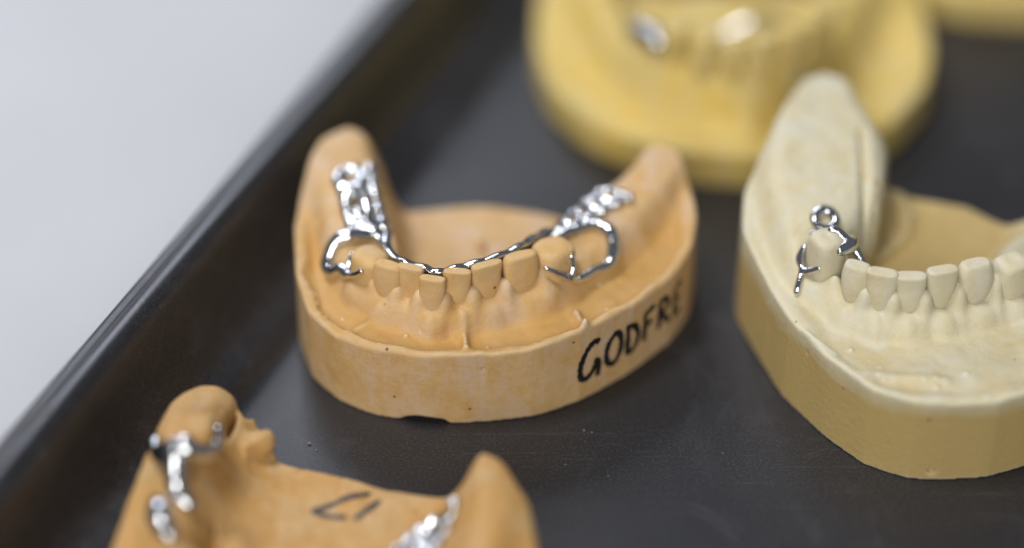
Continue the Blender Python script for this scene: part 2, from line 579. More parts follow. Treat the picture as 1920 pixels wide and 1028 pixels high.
def tooth_mesh(c, out, w, th, hgt, kind='incisor', tilt=0.0, yaw=0.0, seed=0):
    """lofted crown: c = centre of biting edge, out = outward direction (2d), w across, th front to back"""
    out = np.array([out[0], out[1]]); out = out / np.linalg.norm(out)
    cs, sn = math.cos(yaw), math.sin(yaw)
    out = np.array([out[0] * cs - out[1] * sn, out[0] * sn + out[1] * cs])
    side = np.array([-out[1], out[0]])
    NS = 28
    if kind == 'incisor':
        U = [0, .2, .4, .6, .8, .93, .985, 1.0]
        W = [.60, .70, .82, .93, 1.0, 1.01, .98, .92]
        T = [1.3, 1.4, 1.35, 1.2, 1.0, .88, .80, .70]
        O = [-.15, -.02, .06, .08, .02, 0, 0, 0]; EX = [2.2, 2.3, 2.4, 2.6, 2.8, 3.0, 3.0, 2.9]
    elif kind == 'canine':
        U = [0, .2, .4, .6, .8, .92, .98, 1.0]
        W = [.52, .66, .84, .96, 1.0, .93, .84, .74]
        T = [1.2, 1.3, 1.3, 1.2, 1.0, .86, .74, .60]
        O = [-.1, .0, .10, .12, .05, 0, 0, 0]; EX = [2.2, 2.3, 2.4, 2.5, 2.8, 3, 3, 3]
    else:
        U = [0, .25, .5, .7, .85, .94, .985, 1.0]
        W = [.74, .88, .98, 1.0, .97, .90, .80, .68]
        T = [.78, .90, 1.0, 1.0, .95, .86, .75, .62]
        O = [0] * 8; EX = [2.3, 2.4, 2.6, 2.8, 3.0, 3.0, 2.8, 2.6]
    V = []; Fc = []
    us = np.concatenate([np.linspace(0, .9, 12), [.94, .965, .985, .995, 1.0]])
    ring = np.linspace(0, 2 * math.pi, NS, endpoint=False)
    rings = []
    for u in us:
        ww = np.interp(u, U, W) * w / 2; tt = np.interp(u, U, T) * th / 2
        oo = np.interp(u, U, O) * th; ex = np.interp(u, U, EX)
        ca, sa = np.cos(ring), np.sin(ring)
        a = np.sign(ca) * np.abs(ca) ** (2 / ex) * ww
        b = np.sign(sa) * np.abs(sa) ** (2 / ex) * tt + oo
        rings.append(np.stack([a, b, np.full(NS, (u - 1) * hgt)], 1))
    for f in (0.8, 0.5, 0.2):
        r = rings[len(us) - 1] * np.array([f, f, 1])
        if kind == 'molar':
            r[:, 2] += 0.25 * hgt * (1 - f) * 0.35 - 0.10 * hgt * (1 - f) ** 2
        else:
            r[:, 2] += 0.06 * (1 - f) - 0.12 * (1 - f) ** 2
        rings.append(r)
    P = np.concatenate(rings)
    P[:, 1] += P[:, 2] * math.tan(tilt)
    P = P + 0.09 * np.stack([vnoise3(P, 1.5, seed * 7 + i) for i in range(3)], 1) * np.array([1, 1.4, .8]) + 0.26 * np.stack([vnoise3(P, 3.2, seed * 7 + 50 + i) for i in range(3)], 1)
    V = np.empty_like(P)
    V[:, 0] = c[0] + P[:, 0] * side[0] + P[:, 1] * out[0]
    V[:, 1] = c[1] + P[:, 0] * side[1] + P[:, 1] * out[1]
    V[:, 2] = c[2] + P[:, 2]
    nr = len(rings)
    for i in range(nr - 1):
        for j in range(NS):
            k = (j + 1) % NS
            Fc.append((i * NS + j, i * NS + k, (i + 1) * NS + k, (i + 1) * NS + j))
    Fc.append(tuple((nr - 1) * NS + j for j in range(NS)))
    Fc.append(tuple(reversed(range(NS))))
    return V, Fc


def capsules(segs, k=0.35, vox=0.22, wob=0.0, seed=0):
    """melted union of tapered capsules: segs = [(p, q, rp, rq)]"""
    P = np.array([s[0] for s in segs] + [s[1] for s in segs], float)
    R = max(max(s[2], s[3]) for s in segs) + k + 3 * vox
    lo, hi = P.min(0) - R, P.max(0) + R
    ax = [np.arange(lo[i], hi[i], vox) for i in range(3)]
    F = np.full([len(a) for a in ax], 3.0, np.float32)
    for p, q, rp, rq in segs:
        p, q = np.array(p, float), np.array(q, float)
        m = max(rp, rq) + k + 2 * vox
        sl = [slice(max(0, np.searchsorted(ax[i], min(p[i], q[i]) - m)), np.searchsorted(ax[i], max(p[i], q[i]) + m)) for i in range(3)]
        x = ax[0][sl[0]][:, None, None]; y = ax[1][sl[1]][None, :, None]; z = ax[2][sl[2]][None, None, :]
        e = q - p; L = e @ e + 1e-9
        tt = np.clip(((x - p[0]) * e[0] + (y - p[1]) * e[1] + (z - p[2]) * e[2]) / L, 0, 1)
        d = np.sqrt((x - p[0] - e[0] * tt) ** 2 + (y - p[1] - e[1] * tt) ** 2 + (z - p[2] - e[2] * tt) ** 2) - (rp + (rq - rp) * tt)
        f = F[sl[0], sl[1], sl[2]]
        F[sl[0], sl[1], sl[2]] = smin(f, d, k)
    return surface_net(np.pad(F, 1, constant_values=3.0), lo - vox, vox)


def path_segs(pts, r, n=6):
    """capsule chain through points; r = number or list"""
    P = catmull(pts, n)
    rr = np.interp(np.linspace(0, 1, len(P)), np.linspace(0, 1, len(r)), r) if isinstance(r, (list, tuple)) else np.full(len(P), r)
    return [(P[i], P[i + 1], rr[i], rr[i + 1]) for i in range(len(P) - 1)]


def ribbon(pts, width, project, nv=3, lift=0.05, dens=8):
    """a pen stroke laid on a surface; pts 2d in the writing plane, project(u, v) -> (point, normal)"""
    P = catmull(pts, dens) if len(pts) > 2 else np.linspace(pts[0], pts[1], 10)
    T = np.gradient(P, axis=0); T /= np.linalg.norm(T, axis=1)[:, None] + 1e-9
    V, Fc = [], []
    n = len(P)
    for i in range(n):
        e = min(i, n - 1 - i)
        wd = width * (0.62 if e == 0 else 0.9 if e == 1 else 1.0) * (1 + 0.13 * math.sin(i * 1.7) + 0.10 * math.sin(i * 0.6 + len(P)))
        for j in range(nv + 1):
            o = (j / nv - 0.5) * wd
            u, v = P[i, 0] - T[i, 1] * o, P[i, 1] + T[i, 0] * o
            q, nn = project(u, v)
            V.append(np.array(q) + np.array(nn) * lift)
    for i in range(n - 1):
        for j in range(nv):
            a = i * (nv + 1) + j
            Fc.append((a, a + 1, a + nv + 2, a + nv + 1))
    return V, Fc


def join(parts):
    V, Fc = [], []
    for v, f in parts:
        b = len(V)
        V.extend([list(p) for p in v])
        Fc.extend([tuple(int(i) + b for i in q) for q in f])
    return V, Fc


# ------------------------------------------------------------------ the table and the tray
g = 3000.0
tb = mesh_obj('table_top', [(-g, -g, -2.5), (g, -g, -2.5), (g, g, -2.5), (-g, g, -2.5)], [(0, 1, 2, 3)], M['table'], smooth=False)
tag(tb, 'pale grey white table top under the black tray', 'table', kind='structure')

E1 = np.array([0.926, -0.377]); E2 = np.array([0.377, 0.926])


def rrect(inset, n=14):
    x0, x1, y0, y1 = -55.5 + inset, 190 - inset, -210 + inset, 240 - inset
    r = max(34 - inset, 6)
    pts = []
    for cx, cy, a0 in ((x1 - r, y0 + r, -90), (x1 - r, y1 - r, 0), (x0 + r, y1 - r, 90), (x0 + r, y0 + r, 180)):
        for k in range(n + 1):
            a = math.radians(a0 + 90 * k / n)
            pts.append((cx + r * math.cos(a), cy + r * math.sin(a)))
    # extra points along the long sides are not needed: the sides are straight
    return [E1 * p[0] + E2 * p[1] for p in pts]


prof = [(1.6, 13.2), (0.5, 14.2), (0.0, 16.0), (0.2, 17.6), (0.8, 18.5), (1.7, 18.9), (2.5, 18.95), (3.2, 19.3), (4.0, 20.0), (5.0, 20.5), (6.2, 20.6),
        (7.2, 20.2), (8.0, 19.2), (8.7, 17.4), (9.5, 14.5), (10.6, 10.0), (12.2, 6.0), (13.2, 4.2), (14.4, 3.1), (15.8, 2.6), (17.2, 2.3), (18.2, 1.9), (19.2, 1.1), (20.2, 0.4), (21.4, 0.05), (23.0, 0.0)]
under = [(25.0, -1.8), (18.6, -1.8), (15.0, -0.4), (12.2, 2.6), (10.4, 8.0), (8.6, 13.0), (7.0, 16.6), (5.0, 18.0), (3.0, 17.2), (2.2, 15.0)]
TV, TF = [], []
loops = []
for ins, z in under + prof:
    b = len(TV)
    lp = rrect(ins)
    TV.extend([(p[0], p[1], z) for p in lp])
    loops.append((b, len(lp)))
for (a, n), (b, _) in zip(loops, loops[1:]):
    for i in range(n):
        k = (i + 1) % n
        TF.append((a + i, a + k, b + k, b + i))
a, n = loops[-1]
TF.append(tuple(a + i for i in range(n)))
a, n = loops[0]
TF.append(tuple(a + i for i in reversed(range(n))))
tray = mesh_obj('tray', TV, TF, M['tray'], origin=(0, 0, 0))
tag(tray, 'matte black plastic tray with a raised rolled rim, holding the dental casts', 'tray')

# ------------------------------------------------------------------ centre cast: tan lower jaw with marker writing
c_out = [(-23.8, 27.0), (-29.5, 31), (-34.8, 27), (-37.3, 17), (-38, 8), (-37, -4), (-34.3, -13.5), (-29.3, -19.7), (-22.8, -23.6), (-14.5, -25.6),
         (-8, -25.6), (3.2, -23.9), (11.5, -20.0), (20.3, -12.6), (27.3, -4.6), (31.2, 2.6), (32.5, 9.5), (31.8, 17), (29.4, 24), (25, 26), (20.8, 22.6), (16.5, 19.2),
         (8.7, 20.2), (0, 23.2), (-6.8, 24.4), (-14, 23.4), (-20.6, 22.4)]
#          x     y    crest  wo   wi   rim  trough plate
c_arch = [(-30, 42, 21.5, 9.0, 6.6, 20.0, 0.3, 9.0), (-29.4, 27, 21.5, 9.0, 6.6, 20.0, 0.3, 9.0), (-27.4, 13, 21.0, 7.8, 7.4, 17.6, 1.2, 9.2), (-25.6, 2.2, 19.8, 7.2, 6.8, 15.6, 1.7, 9.4),
          (-22.6, -5.6, 18.9, 6.2, 4.6, 15.0, 1.6, 9.6), (-16, -10.2, 18.6, 5.7, 4.2, 15.0, 1.6, 9.8), (-9.5, -11.6, 18.3, 5.7, 4.2, 15.0, 1.6, 9.8), (-2, -9.2, 18.6, 5.8, 4.2, 15.0, 1.6, 9.8),
          (5, -4.8, 19.0, 6.6, 4.4, 15.0, 1.6, 9.6), (10.4, 2, 19.4, 7.8, 5.8, 15.3, 1.6, 9.4), (17.4, 10.2, 20.4, 7.8, 5.8, 16.2, 1.4, 9.2), (24.5, 19.5, 21.4, 6.2, 5.4, 18.2, 1.0, 9.0), (29, 30, 21.4, 6.0, 5.4, 18.2, 0.3, 9.0)]
#         x      y      z    w    th   hgt  kind     tilt  yaw
c_teeth = [(-23.9, -8.6, 23.0, 6.4, 6.2, 8.5, 'molar', 0.0, 0.0), (-20.6, -12.5, 24.0, 5.4, 3.0, 10.0, 'canine', 0.06, 0.12), (-16.8, -13.6, 24.3, 4.8, 2.3, 10.0, 'incisor', 0.06, 0.10),
           (-13.2, -16.1, 23.8, 4.6, 2.2, 10.0, 'incisor', 0.04, -0.06), (-9.0, -14.7, 24.2, 4.6, 2.2, 10.0, 'incisor', 0.06, -0.10), (-4.2, -13.1, 24.5, 5.5, 2.3, 10.0, 'incisor', 0.06, 0.04),
           (1.4, -10.8, 24.7, 6.5, 3.4, 10.0, 'canine', 0.06, -0.12), (6.9, -6.8, 23.4, 7.2, 7.0, 8.5, 'molar', 0.0, 0.0)]
c_ridges = [(-8.0, -17.5, -7.6, -23.5, 1.5, 0.7), (10.8, -14.0, 12.2, -18.6, 1.4, 0.7), (-9.6, -18.0, -8.8, -19.8, 0.9, 0.6), (-23, -15.0, -26.5, -18, 0.7, 1.0)]
cc = Cast(c_out, c_arch, 0.3, 26, teeth=[t[:2] + (t[3],) for t in c_teeth], ridges=c_ridges, seed=4, noise_amp=0.32, power=7.0, power_in=4.0, rim_in=(1.2, 3.2))
cc.gums(c_teeth, 3.8, 4.2, 14.0, 20.8, 1.3)
# chip broken out of the bottom edge, nodules and pits
cc.op((-15.2, -26.0, -0.6), (4.4, 3.6, 2.0), 'cut', 0.5, 0.1)
cc.op((-12.4, -26.4, -0.4), (2.0, 2.6, 1.5), 'cut', 0.4)
# pale build-up of stone beside the right canine and along the gum
cc.op((5.6, -11.6, 15.6), (2.4, 2.0, 2.6), 'add', 2.2, 0.5)
cc.op((4.0, -13.6, 13.4), (2.2, 1.5, 1.4), 'add', 2.0, 0.4)
cc.op((-26.0, -10.0, 15.6), (2.0, 2.0, 2.4), 'add', 2.0)
cc.op((-5.5, 10.5, cc.h(-5.5, 10.5)), (0.9, 0.9, 2.4), 'add', 0.8)
rs = random.Random(3)
for k in range(16):
    a = rs.uniform(0, len(cc.out) - 1); p = cc.out[int(a)] * rs.uniform(0.80, 0.95)
    cc.op((p[0], p[1], cc.h(p[0], p[1])), (rs.uniform(.3, .55),) * 3, 'add', 0.3)
for k in range(5):
    p = cc.out[rs.randrange(100, 190)]
    cc.op((p[0], p[1], rs.uniform(3, 13)), (rs.uniform(.25, .42),) * 3, 'cut', 0.15)
V, Q = cc.mesh()
org = (-3, 0, 0)
cast_c = thing('dental_cast', org, 'tan stone lower jaw cast with black marker lettering on its side, in the middle', 'dental cast', 'dental casts on the tray')
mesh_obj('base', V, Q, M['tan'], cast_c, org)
for i, t in enumerate(c_teeth):
    n = cc.arch.normal(t[0], t[1])
    v, f = tooth_mesh(t[:3], n, t[3], t[4], t[5], t[6], t[7], t[8], 11 + i)
    mesh_obj('tooth', v, f, M['tan_tooth'], cast_c, org)

# hand lettering along the side wall
arcP = np.concatenate([cc.out, cc.out[:1]])
arcL = np.concatenate([[0], np.cumsum(np.linalg.norm(np.diff(arcP, axis=0), axis=1))])
u0 = arcL[np.argmin(np.linalg.norm(cc.out - np.array([10.6, -20.5]), axis=1))]


def wall_project(cast, P, L, uu):
    def f(u, v):
        s = uu + u
        p = np.array([np.interp(s, L, P[:, 0]), np.interp(s, L, P[:, 1])])
        q = np.array([np.interp(s + .5, L, P[:, 0]), np.interp(s + .5, L, P[:, 1])])
        tg = (q - p) / np.linalg.norm(q - p)
        nn = np.array([tg[1], -tg[0]])
        hit = cast.bvh.ray_cast(Vector((p[0] + nn[0] * 4, p[1] + nn[1] * 4, v)), Vector((-nn[0], -nn[1], 0)))
        if hit[0] is None or hit[3] > 7:
            return (p[0], p[1], v), (nn[0], nn[1], 0)
        return tuple(hit[0]), (nn[0], nn[1], 0)
    return f


prj = wall_project(cc, arcP, arcL, u0)
strokes = [  # first letter large, the rest crowding together
    [(4.6, 11.2), (3.6, 11.8), (2.0, 10.6), (0.7, 8.0), (0.6, 5.4), (1.6, 4.4), (3.0, 5.2), (4.0, 6.8)], [(3.4, 7.4), (4.4, 7.2), (4.5, 5.4), (4.3, 3.8)],           # G
    [(8.2, 11.0), (6.8, 9.6), (6.2, 7.2), (6.8, 5.2), (8.2, 4.8), (9.4, 6.6), (9.6, 9.2), (8.8, 11.0), (7.8, 10.8)],                                              # O
    [(11.2, 10.8), (11.1, 4.8)], [(10.6, 10.9), (12.6, 10.4), (13.8, 8.2), (13.2, 5.8), (11.2, 4.9)],                                                               # D
    [(15.6, 11.2), (15.4, 5.2)], [(15.4, 11.0), (18.2, 11.5)], [(15.5, 8.4), (17.6, 8.7)],                                                                         # F
    [(19.6, 11.4), (19.5, 5.4)], [(19.4, 11.4), (21.4, 11.2), (21.6, 9.4), (19.7, 8.6)], [(20.2, 8.4), (22.4, 5.4)],                                                # R
    [(24.0, 11.6), (23.9, 5.6)], [(24.0, 11.6), (26.4, 11.7)], [(24.0, 8.6), (26.0, 8.7)], [(23.9, 5.6), (26.4, 5.7)],                                              # E
]
v, f = join([ribbon(np.array(s, float) + np.array([0.5, 0]), 1.22, prj) for s in strokes])
lt = mesh_obj('marker_lettering', v, f, M['ink'], cast_c, org)
lt['label'] = 'black hand lettering running round the side of the tan cast'


# ------------------------------------------------------------------ framework on the centre cast
def on(cast, x, y, dz=0.5):
    return (x, y, cast.top(x, y) + dz)


def lattice(cast, A, B, nrung, r, dz=0.6, seed=0, rings=True):
    """retention mesh: two rails, rungs and little rings following the ridge"""
    rs = random.Random(seed)
    A, B = catmull(A, 8), catmull(B, 8)
    segs = []
    pa = [on(cast, *A[int(i)], dz) for i in np.linspace(0, len(A) - 1, nrung * 2 + 1)]
    pb = [on(cast, *B[int(i)], dz) for i in np.linspace(0, len(B) - 1, nrung * 2 + 1)]
    for P in (pa, pb):
        segs += path_segs(P, r * 0.95, 3)
    for i in range(0, nrung * 2 + 1, 2):
        a, b = np.array(pa[i]), np.array(pb[i])
        m = (a + b) / 2
        m[2] = cast.top(m[0], m[1]) + dz + 0.35
        segs += path_segs([a, m, b], [r, r * 0.8, r], 4)
        for q in (pa[i], pb[i]):
            q = np.array(q) + np.array([rs.uniform(-.2, .2), rs.uniform(-.2, .2), rs.uniform(.1, .35)])
            segs.append((q, q + 0.01, r * rs.uniform(1.35, 1.85), r * 1.3))
    if rings:
        for i in range(1, nrung * 2, 2):
            m = (np.array(pa[i]) + np.array(pb[i])) / 2
            R = np.linalg.norm(np.array(pa[i]) - np.array(pb[i])) * 0.27
            ring = [(m[0] + R * math.cos(k), m[1] + R * math.sin(k)) for k in np.linspace(0, 2 * math.pi, 9)]
            segs += path_segs([on(cast, x, y, dz + 0.1) for x, y in ring], r * 0.72, 2)
    return segs


fw_c = thing('denture_framework', org, 'shiny cast chrome partial denture framework with mesh saddles, seated on the tan cast', 'denture framework', 'metal denture frameworks')
def bead(x, y, r, dz=0.7):
    q = np.array(on(cc, x, y, dz))
    return (q, q + 0.01, r, r)


segsL = path_segs([on(cc, -28.5 + 2.2 * math.cos(a), 14.2 + 2.4 * math.sin(a), 0.7) for a in np.linspace(0, 2 * math.pi, 13)], 0.95, 3)
segsL += path_segs([on(cc, -30.2, 12.6, .6), on(cc, -29.4, 9.2, .6), on(cc, -28.7, 5.8, .6), on(cc, -27.8, 2.2, .6)], .82, 4)
segsL += path_segs([on(cc, -25.2, 17.2, .6), on(cc, -24.6, 13.6, .6), on(cc, -24.0, 10.2, .6), on(cc, -23.2, 6.8, .6), on(cc, -22.4, 3.6, .6), on(cc, -21.3, 0.4, .6)], .8, 4)
segsL += path_segs([on(cc, -26.4, 14.6, .6), on(cc, -24.9, 15.2, .6)], .66, 4) + path_segs([on(cc, -29.6, 10.6, .5), on(cc, -26.4, 11.2, .6), on(cc, -24.2, 11.4, .5)], .66, 4)
segsL += path_segs([on(cc, -28.0, 3.2, .6), on(cc, -25.0, 3.4, .7), on(cc, -22.0, 3.8, .6)], .95, 4) + path_segs([on(cc, -26.8, 1.2, .7), on(cc, -23.6, 0.6, .9), on(cc, -21.2, -1.6, .7)], [1.0, 1.35, 1.0], 4)
segsL += path_segs([on(cc, -29.0, 8.0, 1.2), on(cc, -28.2, 9.8, 1.7), on(cc, -26.6, 9.6, 2.0), on(cc, -25.4, 6.8, 1.9), on(cc, -24.8, 4.2, 1.2)], [1.1, 1.2, 1.25, 1.2, 1.0], 5)
segsL += [bead(-25.9, 9.6, 0.9), bead(-26.2, 15.8, 0.9), bead(-27.4, 3.6, 1.1), bead(-24.4, 2.0, 1.1), bead(-25.6, 4.6, 0.9)]
segsL += [bead(-30.0, 15.4, 1.2), bead(-28.0, 16.6, 1.35), bead(-26.7, 12.4, 1.2), bead(-28.5, 6.0, 1.2), bead(-26.8, 5.8, 1.2)]
segsL += [bead(x, y, r) for x, y, r in ((-25.2, 17.2, 1.6), (-24.5, 13.8, 1.5), (-24.0, 10.4, 1.2), (-23.2, 7.0, 1.2), (-22.4, 3.9, 1.1))]
V, Q = capsules(segsL, 0.3, 0.2); mesh_obj('saddle_mesh', V, Q, M['metal'], fw_c, org)
segsR = lattice(cc, [(4.8, 2.4), (8.2, 6.0), (11.6, 9.8), (15.4, 13.6)], [(9.4, 1.4), (13.0, 4.4), (16.8, 7.2), (20.4, 9.4)], 5, 0.60, 0.6, 2)
segsR += path_segs([on(cc, 6.0, -0.6, 0.6), on(cc, 8.6, 0.6, 0.8), on(cc, 11.0, 1.6, 0.7), on(cc, 13.4, 3.0, 0.8)], [.6, .8, .7, .8], 5)
V, Q = capsules(segsR, 0.3, 0.2); mesh_obj('saddle_mesh', V, Q, M['metal'], fw_c, org)
# curved clasp arms reaching round the outer side, each ending in a small fork
arm = [on(cc, -25.2, 0.0, 0.9), on(cc, -28.0, -0.8, 1.1), on(cc, -30.2, -1.4, 1.0), on(cc, -31.4, -3.2, 1.2), on(cc, -30.9, -5.0, 1.2), on(cc, -29.1, -6.4, 0.9), on(cc, -27.8, -8.4, 0.7)]
s = path_segs(arm, [1.15, 1.3, 1.1, 1.4, 1.1, .95, .85], 5)
s += path_segs([on(cc, -27.8, -8.4, .6), (-26.6, -10.6, 20.0), (-25.2, -11.8, 21.8)], [.65, .5, .45], 5)
s += path_segs([on(cc, -27.8, -8.2, .6), on(cc, -27.6, -6.4, .6), on(cc, -27.1, -4.6, .6)], [.65, .5, .45], 5)
V, Q = capsules(s, 0.3, 0.18); mesh_obj('clasp_arm', V, Q, M['metal'], fw_c, org)
arm = [on(cc, 13.6, 3.0, 0.8), on(cc, 15.4, 2.4, 0.9), on(cc, 17.0, 1.0, 0.9), on(cc, 17.4, -1.2, 1.0), on(cc, 16.4, -3.4, 0.9), on(cc, 14.0, -5.4, 0.8), on(cc, 12.4, -7.2, 0.9), on(cc, 11.0, -8.8, 1.0), (9.9, -9.9, 18.6)]
s = path_segs(arm, [.85, 1.1, 1.2, 1.2, 1.0, .72, .7, .65, .6], 5)
s += path_segs([(9.9, -9.9, 18.6), (8.4, -10.4, 19.9), (7.2, -10.7, 20.8), (5.6, -10.6, 21.6)], [.55, .46, .42, .36], 5)
s += path_segs([(9.9, -9.9, 18.6), (10.3, -8.8, 20.4), (10.0, -8.2, 22.4)], [.55, .45, .42], 5)
V, Q = capsules(s, 0.3, 0.18); mesh_obj('clasp_arm', V, Q, M['metal'], fw_c, org)
# plate hugging the tongue side of the front teeth
lp = [(-21.6, 1.2), (-21.6, -4.4), (-20.4, -8.6), (-18.2, -11.2), (-15.2, -12.6), (-13.2, -13.6), (-11.4, -13.7), (-9.2, -13.0), (-6.6, -12.2), (-3.8, -11.2), (-0.8, -9.4), (1.8, -6.8), (3.6, -3.6), (5.4, -0.4), (7.4, 2.0)]
lz = [20.8, 22.0, 23.0, 23.5, 23.5, 23.3, 23.3, 23.6, 23.8, 24.0, 24.0, 23.6, 22.6, 21.4, 20.4]
Pl = catmull(np.column_stack([lp, lz]), 6)
segs = []
tg = np.gradient(Pl[:, :2], axis=0); tg /= np.linalg.norm(tg, axis=1)[:, None]
nrm = np.stack([-tg[:, 1], tg[:, 0]], 1)
for off, lev in ((0.0, 0.0), (0.4, -0.16), (0.8, -0.34), (1.0, -1.0), (1.15, -1.8), (1.3, -2.6), (1.4, -3.4), (1.5, -4.2)):
    q = Pl.copy(); q[:, 2] += lev - 0.30 + 0.14 * np.sin(np.arange(len(q)) * 0.8); r = 0.36
    q[:, :2] += nrm * off
    segs += [(q[i], q[i + 1], r, r) for i in range(len(q) - 1)]
V, Q = capsules(segs, 0.4, 0.22); mesh_obj('lingual_plate', V, Q, M['metal'], fw_c, org)

# ------------------------------------------------------------------ ivory cast on the right
i_out = [(53.0, 39.0), (57.8, 41.2), (61.6, 38.0), (65.0, 31.0), (67.0, 25.6), (69.0, 23.6), (74, 22.4), (82, 20.0), (88, 14.6), (93.5, 13.0), (97, 20), (100, 24), (104, 22), (106, 14), (106, 2), (102.5, -14), (96, -26), (88, -34.5), (78, -38.9),
         (70, -39.6), (64.5, -39.0), (58.0, -35.8), (51.8, -28.2), (46.2, -18.6), (42.0, -6.0), (39.8, 3.0), (40.6, 11), (44.8, 21), (49.2, 31)]
i_arch = [(59.0, 54, 26.6, 9, 5.6, 24.5, 0.0, 12), (57.8, 38, 26.8, 9, 6.0, 24.5, 0.0, 12), (55.0, 25, 27.2, 9.5, 14.0, 23.8, 0.0, 12), (52.8, 12, 26.4, 9.5, 15.0, 21.8, 0.1, 12), (52.2, 2, 24.4, 8.0, 10.0, 19.4, 0.2, 12), (53.0, -5, 22.0, 7.2, 6.0, 18.0, 0.3, 12),
          (55.6, -10, 20.2, 7.0, 4.8, 17.4, 0.8, 12), (60.0, -13.4, 19.6, 7.0, 4.4, 17, 1.2, 12), (66, -14.6, 19.6, 7.2, 4.4, 17, 1.2, 12), (72, -13.6, 19.6, 7.2, 4.4, 17, 1.2, 12), (78.6, -11.4, 19.6, 7.2, 4.6, 17, 1.2, 12),
          (85.5, -7.4, 19.6, 7.0, 6, 17, 0.6, 12), (91.5, -1, 17.0, 7, 8, 16, 0.3, 12.0), (97, 7, 14.8, 7, 9, 14.4, 0.2, 12.0), (101, 22, 13.6, 7, 8, 13.4, 0.2, 11.6)]
i_teeth = [(52.6, -9.4, 27.2, 6.2, 6.0, 10, 'molar', 0.0, 0), (57.0, -15.8, 26.4, 5.0, 3.6, 10, 'canine', .10, .1), (61.0, -17.8, 26.4, 5.0, 3.2, 10, 'incisor', .12, .0), (65.6, -18.4, 26.2, 5.1, 3.2, 10, 'incisor', .12, 0),
           (70.8, -17.4, 26.6, 5.5, 3.3, 10, 'incisor', .12, 0), (76.8, -15.2, 26.2, 6.4, 4.2, 10.5, 'canine', .12, 0), (83.2, -13.0, 25.2, 6.4, 5.8, 10, 'molar', 0, 0), (89.0, -8.8, 23.2, 6.6, 6.2, 9, 'molar', 0, 0)]
ic = Cast(i_out, i_arch, 0.32, 34, teeth=[t[:2] + (t[3],) for t in i_teeth], seed=17, noise_amp=0.30, power=7.0, power_in=7.0, rim_in=(0.6, 4.0), edge_k=0.6,
          ridges=[(62.0, 22, 60.4, 0, -1.5, 0.7), (48, -22, 53, -26.5, 0.5, 0.7), (58, -31.5, 70, -33.6, 0.7, 1.2)])
ic.op((70.5, 26.5, 22.0), (4.0, 4.0, 9.0), 'cut', 0.3, 0.5, True)
ic.op((69.1, 11.6, 25.4), (4.0, 12.5, 12.0), 'cut', 0.5, -0.20, True)
ic.op((60.0, 44.5, 30.0), (3.4, 3.4, 9.0), 'cut', 0.4, 0.5, True)
ic.op((65.6, 33.0, 27.0), (1.7, 2.6, 4.0), 'cut', 0.3, -0.45, True)
ic.op((68.6, 20.4, 26.0), (1.5, 1.5, 3.0), 'cut', 0.25, 0.4, True)
ic.op((64.8, 9.0, 25.0), (1.0, 1.6, 4.0), 'cut', 0.3, 0.3, True)
ic.op((49.6, 41.0, 28.0), (4.0, 3.0, 9.0), 'cut', 0.3, -0.55, True)
ic.gums(i_teeth[1:], 4.4, 5.5, 15.0, 23.2, 1.3)
for k in range(14):
    a = rs.randrange(len(ic.out)); p = ic.out[a]; p = p + (np.array([70, 0]) - p) * rs.uniform(.06, .2)
    ic.op((p[0], p[1], ic.h(p[0], p[1])), (rs.uniform(.3, .5),) * 3, 'add', 0.3)
for k in range(4):
    p = ic.out[rs.randrange(170, 280)]
    ic.op((p[0], p[1], rs.uniform(2, 14)), (rs.uniform(.2, .4),) * 3, 'cut', 0.2)
ic.op((68.5, -39.5, 2.0), (0.7, 0.8, 0.5), 'cut', 0.2)
V, Q = ic.mesh()
org2 = (70, 0, 0)
cast_i = thing('dental_cast', org2, 'ivory stone lower jaw cast with one tall arm, at the right edge', 'dental cast', 'dental casts on the tray')
mesh_obj('base', V, Q, M['ivory'], cast_i, org2)
for i, t in enumerate(i_teeth):
    n = ic.arch.normal(t[0], t[1])
    v, f = tooth_mesh(t[:3], n, t[3], t[4], t[5], t[6], t[7], t[8], 31 + i)
    mesh_obj('tooth', v, f, M['ivory_tooth'], cast_i, org2)

fw_i = thing('denture_framework', org2, 'small chrome ring rest and clasps gripping the back tooth of the ivory cast', 'denture framework', 'metal denture frameworks')
ring = [(53.3 + 1.8 * math.cos(a), -0.8 + 1.7 * math.sin(a)) for a in np.linspace(0, 2 * math.pi, 13)]
s = path_segs([on(ic, x, y, 0.8) for x, y in ring], 0.74, 3)
s += path_segs([on(ic, 51.0, -3.4, 0.8), on(ic, 53.2, -3.9, 1.3), on(ic, 55.6, -3.2, 0.9)], [.5, .85, .5], 5)
V, Q = capsules(s, .3, .18); mesh_obj('ring_rest', V, Q, M['metal'], fw_i, org2)
s = path_segs([on(ic, 56.0, -4.0, .9), (57.0, -7.2, 24.6), (56.2, -9.8, 25.6), (54.6, -11.6, 25.9)], [.6, 1.1, 1.3, .8], 5)
s += path_segs([(56.6, -9.2, 25.2), (54.4, -8.0, 27.2), (53.2, -8.0, 27.5)], [1.0, .8, .5], 5)
s += path_segs([(57.2, -7.6, 24.2), (58.6, -9.4, 22.4), (59.6, -11.0, 21.0)], [.8, .6, .5], 5)
V, Q = capsules(s, .3, .18); mesh_obj('occlusal_rest', V, Q, M['metal'], fw_i, org2)
s = path_segs([(49.4, -7.0, 23.4), on(ic, 48.6, -8.2, .8), on(ic, 48.8, -10.0, .6), on(ic, 48.2, -12.0, .6), on(ic, 47.8, -13.0, .5)], [.5, .75, .5, .55, .55], 5)
s += path_segs([on(ic, 48.8, -10.2, .6), (50.0, -11.2, 21.4), (51.4, -12.0, 22.6)], [.55, .5, .45], 5)
V, Q = capsules(s, .3, .18); mesh_obj('clasp_arm', V, Q, M['metal'], fw_i, org2)

